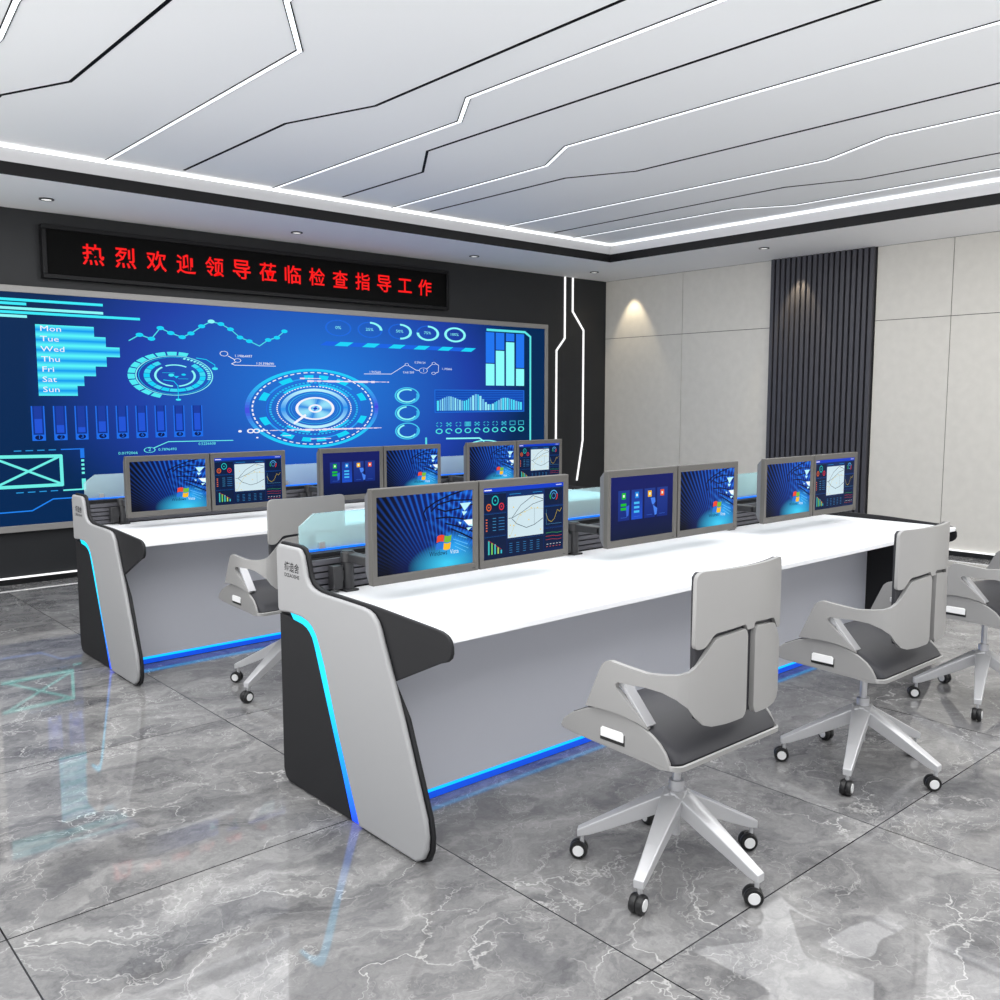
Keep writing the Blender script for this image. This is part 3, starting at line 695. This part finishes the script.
def pic_dash(x0, z0, W, H):
    g = Pix(); g.grid(x0, z0, x0+W, z0+H, 6, 6, lambda u, v: mixc(rgb(2,22,58), rgb(8,44,112), v*.6+.3*u))
    U = lambda u, v: (x0+u*W, z0+v*H)
    def R(u0,v0,u1,v1,c): a = U(u0,v0); q = U(u1,v1); g.rect(a[0],a[1],q[0],q[1],c)
    g.layer = 1; R(0,.94,1,1,rgb(10,60,200))
    for q in ((.01,.66,.27,.92),(.01,.34,.27,.64),(.01,.02,.27,.32),(.75,.68,.99,.93),(.75,.36,.99,.66),(.75,.04,.99,.34),(.29,.02,.735,.25)):
        R(*q, rgb(4,26,62)); R(q[0],q[3]-.006,q[2],q[3],rgb(16,90,160))
    R(.29,.86,.735,.92,rgb(6,44,100)); R(.29,.27,.735,.85,rgb(208,230,238))
    g.layer = 2
    for u,v,r,c in ((.14,.82,.040,rgb(30,190,190)),(.065,.73,.030,rgb(220,100,30)),(.215,.73,.030,rgb(215,40,60))):
        p = U(u,v); g.ring(p[0],p[1],r*W,r*W*1.1,.004,c); g.disc(p[0],p[1],.0035,.0035,c)
    p = U(.87,.81); g.ring(p[0],p[1],.052*W,.055*W,.004,rgb(80,170,230),20,160); g.ring(p[0],p[1],.052*W,.055*W,.004,rgb(230,50,40),-50,20); g.ring(p[0],p[1],.052*W,.055*W,.004,rgb(40,190,70),160,215)
    K = rgb(40,62,78)
    g.line([U(.30,.55),(U(.34,.55)),U(.45,.72),U(.60,.84),U(.73,.78)], .0022, K); g.line([U(.34,.55),U(.45,.61),U(.60,.72),U(.73,.76)], .0020, K)
    g.line([U(.34,.54),U(.40,.46),U(.52,.39),U(.62,.42),U(.73,.50)], .0024, K); g.line([U(.62,.66),U(.62,.42)], .0011, K); g.line([U(.32,.29),U(.38,.46),U(.44,.60),U(.60,.66),U(.73,.64)], .0012, rgb(205,190,90))
    for u,v in ((.32,.45),(.36,.44),(.45,.58),(.50,.62),(.58,.67),(.66,.66),(.31,.30),(.38,.30),(.36,.70),(.62,.80),(.70,.34),(.55,.50)): p = U(u,v); g.disc(p[0],p[1],.003,.0026,rgb(240,200,50),8)
    g.line([U(.77,.56),U(.80,.46),U(.84,.43),U(.88,.47),U(.92,.60),U(.95,.57),U(.975,.62)], .0018, rgb(190,170,50)); g.line([U(.775,.62),U(.775,.40),U(.98,.40)], .0010, rgb(80,150,200))
    for k,(h,c) in enumerate(((.19,rgb(60,190,190)),(.16,rgb(120,200,90)),(.14,rgb(60,190,190)),(.09,rgb(170,200,90)),(.05,rgb(60,190,210)))): R(.055+k*.037,.07,.072+k*.037,.07+h,c)
    g.line([U(.06,.27),U(.21,.13)], .0014, rgb(210,60,50))
    for k in range(5):
        R(.03,.40+k*.038,.048,.416+k*.038,rgb(225,110,70)); R(.11,.40+k*.042,.15,.409+k*.042,rgb(60,140,190)); R(.18,.40+k*.042,.25,.409+k*.042,rgb(50,120,180))
        for j in range(5): R(.31+j*.085,.06+k*.032,.345+j*.085,.067+k*.032,rgb(50,130,190))
    for k,c in enumerate((rgb(60,170,90),rgb(200,60,60),rgb(180,60,60))): g.line([U(.77,.27-k*.05),U(.85,.275-k*.05),U(.92,.262-k*.05),U(.98,.268-k*.05)], .0014, c)
    for k in range(5): R(.78+k*.042,.10,.80+k*.042,.108,rgb(210,220,230)); R(.775+k*.042,.065,.795+k*.042,.073,rgb(200,90,90))
    R(.015,.96,.10,.975,WH); R(.90,.965,.975,.975,rgb(220,230,250)); R(.60,.885,.72,.892,rgb(40,150,220)); R(.31,.885,.45,.892,rgb(40,150,220))
    g.ring(*U(.87,.81),.012,.012,.002,rgb(80,170,230)); return g
def pic_tiles(x0, z0, W, H):
    g = Pix(); g.grid(x0, z0, x0+W, z0+H, 4, 6, lambda u, v: mixc(rgb(2,18,52), rgb(16,26,98), v*1.2))
    U = lambda u, v: (x0+u*W, z0+v*H)
    def R(u0,v0,u1,v1,c): a = U(u0,v0); q = U(u1,v1); g.rect(a[0],a[1],q[0],q[1],c)
    g.layer = 1
    for k, c in enumerate((rgb(20,190,40), rgb(20,140,230), rgb(250,190,20), rgb(240,90,20))):
        u = .12+k*.205; g.layer = 1
        a, q = U(u,.30), U(u+.175,.78); g.vgrad(a[0],a[1],q[0],q[1], rgb(12,40,125) if k in (0,2,3) else rgb(22,76,200), rgb(28,56,140))
        g.layer = 2; R(u+.055,.64,u+.115,.74,c); g.layer = 3; R(u+.072,.67,u+.098,.71,rgb(230,245,235))
        g.layer = 2; R(u+.04,.345,u+.13,.350,rgb(60,110,210))
        if k == 0:
            for z in (.53,.465): R(u+.04,z,u+.125,z+.042,c)
        if k == 1:
            for z in (.545,.475,.405): R(u+.04,z,u+.125,z+.036,rgb(70,190,245))
    g.layer = 2
    g.poly([U(.63,.62),U(.70,.62),U(.71,.55),U(.67,.50),U(.65,.53)], rgb(70,130,240)); g.poly([U(.67,.50),U(.74,.44),U(.73,.34),U(.70,.33)], rgb(70,130,240)); g.poly([U(.24,.52),U(.29,.54),U(.28,.38),U(.25,.35)], rgb(50,100,215))
    return g
PM = {'wallpaper': pic_wall, 'dashboard': pic_dash, 'tiles': pic_tiles}
MON = {}
def make_monitor(kind):
    t = bpy.data.objects.new('monitor', None); COL.objects.link(t); t.empty_display_size = .1
    # local: origin at foot centre of the panel, facing -Y
    b = MB(); w, h, iw, ih = SW/2, SH, IW/2, IH; zo = .030
    outer = [(-w,0),(w,0),(w,h),(-w,h)]; inner = [(-iw,zo),(iw,zo),(iw,zo+ih),(-iw,zo+ih)]
    bm = b.bm; O = [bm.verts.new((p[0],-.003,p[1])) for p in outer]; I = [bm.verts.new((p[0],0,p[1])) for p in inner]; I2 = [bm.verts.new((p[0],.006,p[1])) for p in inner]; Bk = [bm.verts.new((p[0],.024,p[1])) for p in outer]
    for k in range(4):
        j = (k+1)%4
        bm.faces.new((O[k],O[j],I[j],I[k])); bm.faces.new((I[k],I[j],I2[j],I2[k])); bm.faces.new((O[j],O[k],Bk[k],Bk[j]))
    bm.faces.new(I2); bm.faces.new(Bk[::-1])
    b.build('bezel', M['bezel'], t, bevel=.004, seg=2)
    b = MB()
    def rg(sx, z0, z1, y): return [(-sx,y,z0),(sx,y,z0),(sx,y,z1),(-sx,y,z1)]
    b.loft([rg(w-.002,.004,h-.004,.0245), rg(w-.004,.040,h-.030,.048), rg(w-.030,.060,h-.060,.0605)]); b.build('back_cover', M['bezelback'], t, bevel=.003)
    g = PM[kind](-iw, zo, 2*iw, ih); me = g.mesh('screen', .0048, .00012); o = bpy.data.objects.new('screen', me); COL.objects.link(o); o.parent = t
    b = MB(); b.box(w-.030, w-.018, -.0045, -.0030, .011, .014); b.build('power_button', M['arm'], t, smooth=False)
    return t
MONY = 2.600; MZ = .818
arm0 = None
def make_arm():
    t = bpy.data.objects.new('monitor_stand', None); COL.objects.link(t); t.empty_display_size = .1
    # local origin: on the worktop under the pole; monitors stand to +X, at y -.115
    b = MB(); b.box(-.028,.028,-.030,.028,0,.008); b.build('base_plate', M['arm'], t, bevel=.002)
    b = MB(); b.cyl((0,0,.008),(0,0,.148),.022,n=24); b.build('pole', M['arm'], t)
    b = MB(); b.cyl((0,0,.106),(0,0,.144),.027,n=24); b.box(-.014,.030,-.165,0,.108,.140); b.box(-.014,.80,-.178,-.150,.108,.140); b.build('crossbar', M['arm'], t, bevel=.003)
    for x in (.175, .645):
        b = MB(); b.box(x-.045, x+.045, -.196, -.1785, .090, .180); b.build('mounting_plate', M['arm'], t, bevel=.003)
    b = MB(); b.box(-.070,-.030,-.016,.022,.012,.098); b.box(-.032,-.018,-.006,.010,.040,.080); b.build('cable_box', M['arm'], t, bevel=.003)
    return t
order = [('wallpaper','dashboard'), ('tiles','wallpaper'), ('wallpaper','dashboard')]
pos = ['left', 'middle', 'right']
desc = {'wallpaper':'monitor with blue striped wallpaper', 'dashboard':'monitor with navy dashboard and map', 'tiles':'monitor with four icons on navy'}
CHX = [2.186, 3.376, 4.566]
for row, (dy, rowname) in enumerate(((0.0, 'front desk'), (2.43, 'rear desk'))):
    for k, pair in enumerate(order):
        cx = CHX[k] + .008
        if row == 1: cx += .042
        for s, kind in zip((-1, 1), pair):
            if kind not in MON: MON[kind] = o = make_monitor(kind)
            else: o = copy_tree(MON[kind])
            o.location = (cx + s*(SW/2+.0035), MONY+dy, MZ)
            side = 'left' if s < 0 else 'right'
            tag(o, '%s, %s screen of the %s pair on the %s' % (desc[kind], side, pos[k], rowname), 'monitor', 'monitors in pairs along the desks')
        if arm0 is None: arm0 = o = make_arm()
        else: o = copy_tree(arm0)
        o.location = (cx - .409, MONY+dy+.260, .757)
        tag(o, 'black stand holding the %s screen pair on the %s' % (pos[k], rowname), 'monitor stand', 'black stands behind the monitors')

desk2 = copy_tree(desk); desk2.location = BASE + Vector((.003, 2.43, 0)); relabel(desk2, 'long white desk with grey end panels in the rear row, before the video wall')

# ================================================================== CHAIRS
def yback(x): return -.200 - .036*(1-min(1, (x/.21)**2))
PATH = [(-.262,.16),(-.262,.06),(-.256,-.03),(-.240,-.11),(-.224,-.165),(-.210,-.190),(-.188,-.204),(-.155,-.2145),(-.11,-.2245),(-.06,-.2320),(-.0,-.236)]
def cat(P, n=6):
    out = []
    for i in range(len(P)-1):
        p0 = Vector(P[max(0,i-1)]); p1 = Vector(P[i]); p2 = Vector(P[i+1]); p3 = Vector(P[min(len(P)-1,i+2)])
        for k in range(n):
            t = k/n; out.append(.5*((2*p1)+(p2-p0)*t+(2*p0-5*p1+4*p2-p3)*t*t+(3*p1-p0-3*p2+p3)*t**3))
    out.append(Vector(P[-1])); return out
PP = cat(PATH); SS = [0]
for a, c in zip(PP, PP[1:]): SS.append(SS[-1] + (c-a).length)
def on_path(s):
    s = max(0, min(SS[-1]-1e-6, s))
    for i in range(len(SS)-1):
        if s <= SS[i+1]:
            t = (s-SS[i])/(SS[i+1]-SS[i]); p = PP[i].lerp(PP[i+1], t); d = (PP[i+1]-PP[i]).normalized(); return p, Vector((-d.y, d.x))
def s_at_y(y):
    for i in range(len(PP)-1):
        if PP[i].y >= y >= PP[i+1].y: return SS[i] + (SS[i+1]-SS[i])*(PP[i].y-y)/(PP[i].y-PP[i+1].y)
    return SS[-1]
def s_at_x(x):
    for i in range(len(PP)-1):
        if PP[i].x <= x <= PP[i+1].x and PP[i].y < 0: return SS[i] + (SS[i+1]-SS[i])*(x-PP[i].x)/(PP[i+1].x-PP[i].x)
    return SS[-1]
SY, SXX = s_at_y, s_at_x
def smooth_poly(P, keep=(), n=4): return P
ARM = [(SY(.127),.552),(SY(.073),.672),(SY(.064),.690),(SY(.050),.702),(SY(.034),.707),(SY(-.02),.701),(SY(-.087),.693),(SY(-.14),.697),(SY(-.170),.702),(SY(-.190),.712),(SXX(-.200),.724),
       (SXX(-.180),.752),(SXX(-.150),.790),(SXX(-.140),.798),(SXX(-.120),.803),(SXX(-.030),.812),(SXX(-.022),.806),(SXX(-.017),.790),
       (SXX(-.017),.580),(SXX(-.022),.565),(SXX(-.032),.556),(SXX(-.10),.552),(SXX(-.150),.553),(SXX(-.178),.562),(SXX(-.198),.585),(SY(-.190),.612),(SY(-.170),.632),(SY(-.13),.647),(SY(-.08),.652),(SY(-.02),.650),(SY(.006),.649),(SY(.014),.642),(SY(.012),.632),
       (SY(-.082),.548),(SY(-.092),.532),(SY(-.06),.545),(SY(-.012),.555),(SY(.04),.558),(SY(.083),.556)]
SVALS = [i*.02 for i in range(1, int(SS[-1]/.02)+1)]
def arm_sheet(sign):
    b = MB()
    def mp(s, z, t):
        p, nn = on_path(s); q = p - nn*t; return (q.x if sign < 0 else -q.x, q.y, z)
    b.sheet(ARM, mp, SVALS, .017); return b
def back_map(off):
    def mp(s, z, t): return (s, yback(s) - off + t, z)
    return mp
def roundpoly(P, n=5):
    out = []
    for i, (x, y, r) in enumerate(P):
        p = Vector((x, y)); a = Vector(P[i-1][:2]); c = Vector(P[(i+1) % len(P)][:2])
        if r <= 0: out.append((x, y)); continue
        d1 = (a-p); d2 = (c-p); r1 = min(r, d1.length*.48, d2.length*.48); q0 = p + d1.normalized()*r1; q1 = p + d2.normalized()*r1
        for k in range(n+1):
            t = k/n; q = q0*(1-t)**2 + p*2*t*(1-t) + q1*t*t; out.append((q.x, q.y))
    return out
UP = roundpoly([(-.208,.989,.028),(-.210,.774,.022),(-.178,.776,.012),(-.145,.814,.012),(-.022,.824,.012),(-.016,.806,.006),(.016,.806,.006),(.022,.824,.012),(.145,.814,.012),(.178,.776,.012),(.210,.774,.022),(.208,.989,.028)])
def lens_profile():
    top = [(.247,.458),(.235,.480),(.200,.508),(.142,.536),(.083,.551),(.035,.554),(-.012,.550),(-.050,.543),(-.083,.533),(-.112,.519),(-.137,.503),(-.158,.481),(-.172,.456)]
    bot = [(-.174,.438),(-.12,.441),(-.069,.442),(.02,.442),(.121,.443),(.20,.447),(.235,.450)]
    return top, bot
def make_chair():
    t = bpy.data.objects.new('office_chair', None); COL.objects.link(t); t.empty_display_size = .2
    # star base: hub + five legs
    b = MB()
    ringc = lambda r, z, n=30: [(r*math.cos(2*PI*i/n), r*math.sin(2*PI*i/n), z) for i in range(n)]
    b.loft([ringc(.030,.190), ringc(.040,.200), ringc(.040,.240), ringc(.034,.256)]); hub = b.build('base_hub', M['chairbase'], t, bevel=.003)
    for k in range(5):
        a = math.radians(-90 + 72*k); ca, sa = math.cos(a), math.sin(a)
        b = MB(); rings = []
        for r, zt, zb, wt, wb in ((.020,.256,.195,.036,.030),(.060,.236,.178,.033,.028),(.120,.203,.149,.028,.024),(.200,.158,.113,.022,.019),(.270,.119,.083,.018,.016),(.306,.099,.074,.016,.015)):
            pr = [(-wt,zt-.003),(-wt*.85,zt),(wt*.85,zt),(wt,zt-.003),(wb,zb),(-wb,zb)]
            rings.append([(r*ca - q[0]*sa, r*sa + q[0]*ca, q[1]) for q in pr])
        b.loft(rings); b.build('leg', M['chairbase'], t, bevel=.002)
        # caster
        px, py = .292*ca, .292*sa; rot = (-.80, -.65, -1.9, -.93, .25)[k]
        cr, sr = math.cos(rot), math.sin(rot); W = lambda x, y, z: (px + x*cr - y*sr, py + x*sr + y*cr, z)
        b = MB(); b.cyl(W(0,0,.0845), W(0,0,.050), .007, n=12)
        
        cst = b.build('caster', M['chairbase'], t)
        for s in (-1, 1):
            b = MB(); n = 24
            def rg(r, y): return [W(-.010+r*math.cos(2*PI*i/n), y*s, .029+r*math.sin(2*PI*i/n)) for i in range(n)]
            b.loft([rg(.026,.0008), rg(.0285,.006), rg(.029,.014), rg(.026,.020)]); b.build('wheel', M['tyre'], cst)
            b = MB(); b.loft([rg(.018,.0195), rg(.017,.0225)]); h = b.build('wheel_cap', M['hub'], cst)
    b = MB(); b.cyl((0,0,.110),(0,0,.250),.014); b.cyl((0,0,.250),(0,0,.286),.024); b.cyl((0,0,.286),(0,0,.425),.0135); b.build('gas_column', M['chrome'], t)
    b = MB(); b.loft([[(x*s, y*s2+o, z) for x, y in ((-.05,-.06),(.05,-.06),(.05,.07),(-.05,.07))] for s, s2, o, z in ((.5,.5,0,.395),(1.0,1.2,.01,.425),(1.6,1.9,.02,.441))]); b.build('seat_mechanism', M['chair'], t, bevel=.004)
    # seat shell: two lens shaped cheeks joined by a thin pan
    top, bot = lens_profile(); prof = top + bot
    pass
    def rear(x, edge, rad):
        d = max(0, abs(x) - (edge-rad)); return rad - math.sqrt(max(0, rad*rad - d*d))
    def lofted(prof, edge, rad, m, name, bev):
        b = MB(); xs = [edge*k for k in (0, .5)] + [edge-rad+rad*math.sin(math.radians(t)) for t in (0,15,30,45,60,75,85)]
        xs = [-x for x in xs[::-1][:-1]] + xs
        b.loft([[(x, y + rear(x, edge, rad)*min(1, max(0, (-.06-y)/.09)), z) for y, z in prof] for x in xs]); return b.build(name, m, t, bevel=bev)
    pan = [(.225,.452),(.215,.470),(.15,.462),(-.15,.446),(-.190,.444),(-.196,.451),(-.202,.449),(-.202,.436),(-.17,.431),(-.12,.436),(.121,.443),(.2,.447)]
    for x0, x1 in ((-.262,-.252),(.252,.262)):
        b = MB(); b.prism(prof, 'X', x0, x1); b.build('seat_cheek', M['chair'], t, bevel=.003, seg=3)
    lofted(pan, .2615, .036, M['chair'], 'seat_pan', 0)
    cush = [(.222,.474)] + [(y, z+.002) for y, z in top[2:-2]] + [(-.164,.488),(-.182,.472),(-.194,.455),(-.190,.4455),(-.15,.4475),(.14,.466)]
    lofted(cush, .2515, .030, M['seat'], 'seat_cushion', 0)
    # adjustment levers on both cheeks
    for s in (-1, 1):
        b = MB(); P = [(.078,.470),(.078,.494),(.072,.500),(-.004,.500),(-.010,.494),(-.010,.470)]
        b.prism([(.080,.460),(.080,.492),(-.012,.492),(-.012,.460)], 'X', s*.2615, s*.2640); slot = b.build('lever_slot', M['tyre'], t, smooth=False)
        b = MB(); b.prism(P, 'X', s*.2615, s*.2665); b.build('adjustment_lever', M['lever'], t, bevel=.002)
    # backrest
    b = MB(); bp = [(-.201,.972),(-.190,.986),(.190,.986),(.201,.972),(.200,.62),(.190,.575),(.16,.562),(-.16,.562),(-.190,.575),(-.200,.62)]
    xs = [i*.02-.2 for i in range(1,20)]
    b.sheet(bp, back_map(.000), xs, .016); b.build('backrest_cushion', M['seat'], t, bevel=.003)
    b = MB(); b.sheet(UP, back_map(.012), xs, .012); b.build('upper_back_panel', M['chair'], t, bevel=.002)
    for s in (-1, 1):
        b = arm_sheet(s); b.build('armrest', M['chair'], t, bevel=.002, angle=25)
        b = MB(); x0 = s*.252
        b.prism([(.016,.650),(.016,.636),(-.005,.622),(-.050,.568),(-.088,.535),(-.094,.541),(-.058,.580),(-.014,.628),(.004,.650)], 'X', s*.222, s*.2595)
        o = b.build('armrest_strut', M['chrome'], t, bevel=.001); o['label'] = 'polished metal strut'
    return t
chair = make_chair()
CH = [(2.218,1.685,'grey office chair nearest the camera, at the left end of the front desk'),
      (3.402,1.687,'grey office chair, middle one of the three at the front desk'),
      (4.592,1.690,'grey office chair cut off by the right edge of the photo'),
      (2.228,4.135,'grey office chair at the rear desk, half hidden behind the front end panel')]
for i, (x, y, lab) in enumerate(CH):
    o = chair if i == 0 else copy_tree(chair)
    o.location = (x, y, 0); tag(o, lab, 'chair', 'grey office chairs at the desks')

# ================================================================== LIGHT
def area(name, loc, size, sy, power, rot=(0,0,0), col=(1,1,1), spread=PI):
    d = bpy.data.lights.new(name, 'AREA'); d.shape = 'RECTANGLE'; d.size = size; d.size_y = sy; d.energy = power; d.color = col; d.spread = spread
    o = bpy.data.objects.new(name, d); COL.objects.link(o); o.location = loc; o.rotation_euler = rot; return o
def spot(name, loc, tgt, power, ang, blend, col, r=.02):
    d = bpy.data.lights.new(name, 'SPOT'); d.energy = power; d.spot_size = math.radians(ang); d.spot_blend = blend; d.color = col; d.shadow_soft_size = r
    o = bpy.data.objects.new(name, d); COL.objects.link(o); o.location = loc
    o.rotation_euler = (Vector(tgt)-Vector(loc)).to_track_quat('-Z','Y').to_euler(); return o
area('overhead_fill', (2.95, 2.35, 3.085), 9.0, 8.4, 400)  # added broad fill under the ceiling, no fixture of the room
spot('wall_wash', (8.66, 7.50, 2.90), (8.82, 7.50, 1.9), 24, 62, .55, (1,.84,.58), .015)
spot('wall_wash', (8.66, 5.22, 2.84), (8.82, 5.22, 1.9), 30, 62, .55, (1,.80,.50), .015)
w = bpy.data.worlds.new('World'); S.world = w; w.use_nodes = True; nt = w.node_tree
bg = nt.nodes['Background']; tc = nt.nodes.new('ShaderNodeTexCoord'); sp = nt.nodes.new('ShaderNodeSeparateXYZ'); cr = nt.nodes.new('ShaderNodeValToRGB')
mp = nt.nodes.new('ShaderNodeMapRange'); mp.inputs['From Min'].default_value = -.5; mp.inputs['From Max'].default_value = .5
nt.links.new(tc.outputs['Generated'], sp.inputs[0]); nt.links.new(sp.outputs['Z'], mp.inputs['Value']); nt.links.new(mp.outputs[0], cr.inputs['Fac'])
cr.color_ramp.elements[0].position = .35; cr.color_ramp.elements[0].color = (1, .99, .97, 1)  # background brighter below the horizon, added fill to lift the ceiling
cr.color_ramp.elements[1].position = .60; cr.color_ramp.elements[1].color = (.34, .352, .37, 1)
dt = nt.nodes.new('ShaderNodeVectorMath'); dt.operation = 'DOT_PRODUCT'; dt.inputs[1].default_value = (-.30, .34, 0); nt.links.new(tc.outputs['Generated'], dt.inputs[0])  # strength weighted by direction, added to brighten chair sides over their backs
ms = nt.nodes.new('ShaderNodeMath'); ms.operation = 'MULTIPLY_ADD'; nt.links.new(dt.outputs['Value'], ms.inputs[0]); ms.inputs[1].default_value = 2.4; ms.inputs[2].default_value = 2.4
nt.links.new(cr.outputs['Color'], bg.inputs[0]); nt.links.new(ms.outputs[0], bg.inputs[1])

# ================================================================== CAMERA
cd = bpy.data.cameras.new('camera'); cd.sensor_width = 36; cd.lens = 36*919.25/1000; cd.clip_start = .05
cam = bpy.data.objects.new('camera', cd); COL.objects.link(cam); cam.location = (0, 0, 1.45)
cam.rotation_euler = (Matrix.Rotation(-.724233, 4, 'Z') @ Matrix.Rotation(1.462837, 4, 'X') @ Matrix.Rotation(-.00138, 4, 'Z')).to_euler()
S.camera = cam
S.view_settings.view_transform = 'Standard'; S.view_settings.look = 'None'; S.view_settings.gamma = 1; S.view_settings.use_curve_mapping = False
S.view_settings.exposure = 0.0
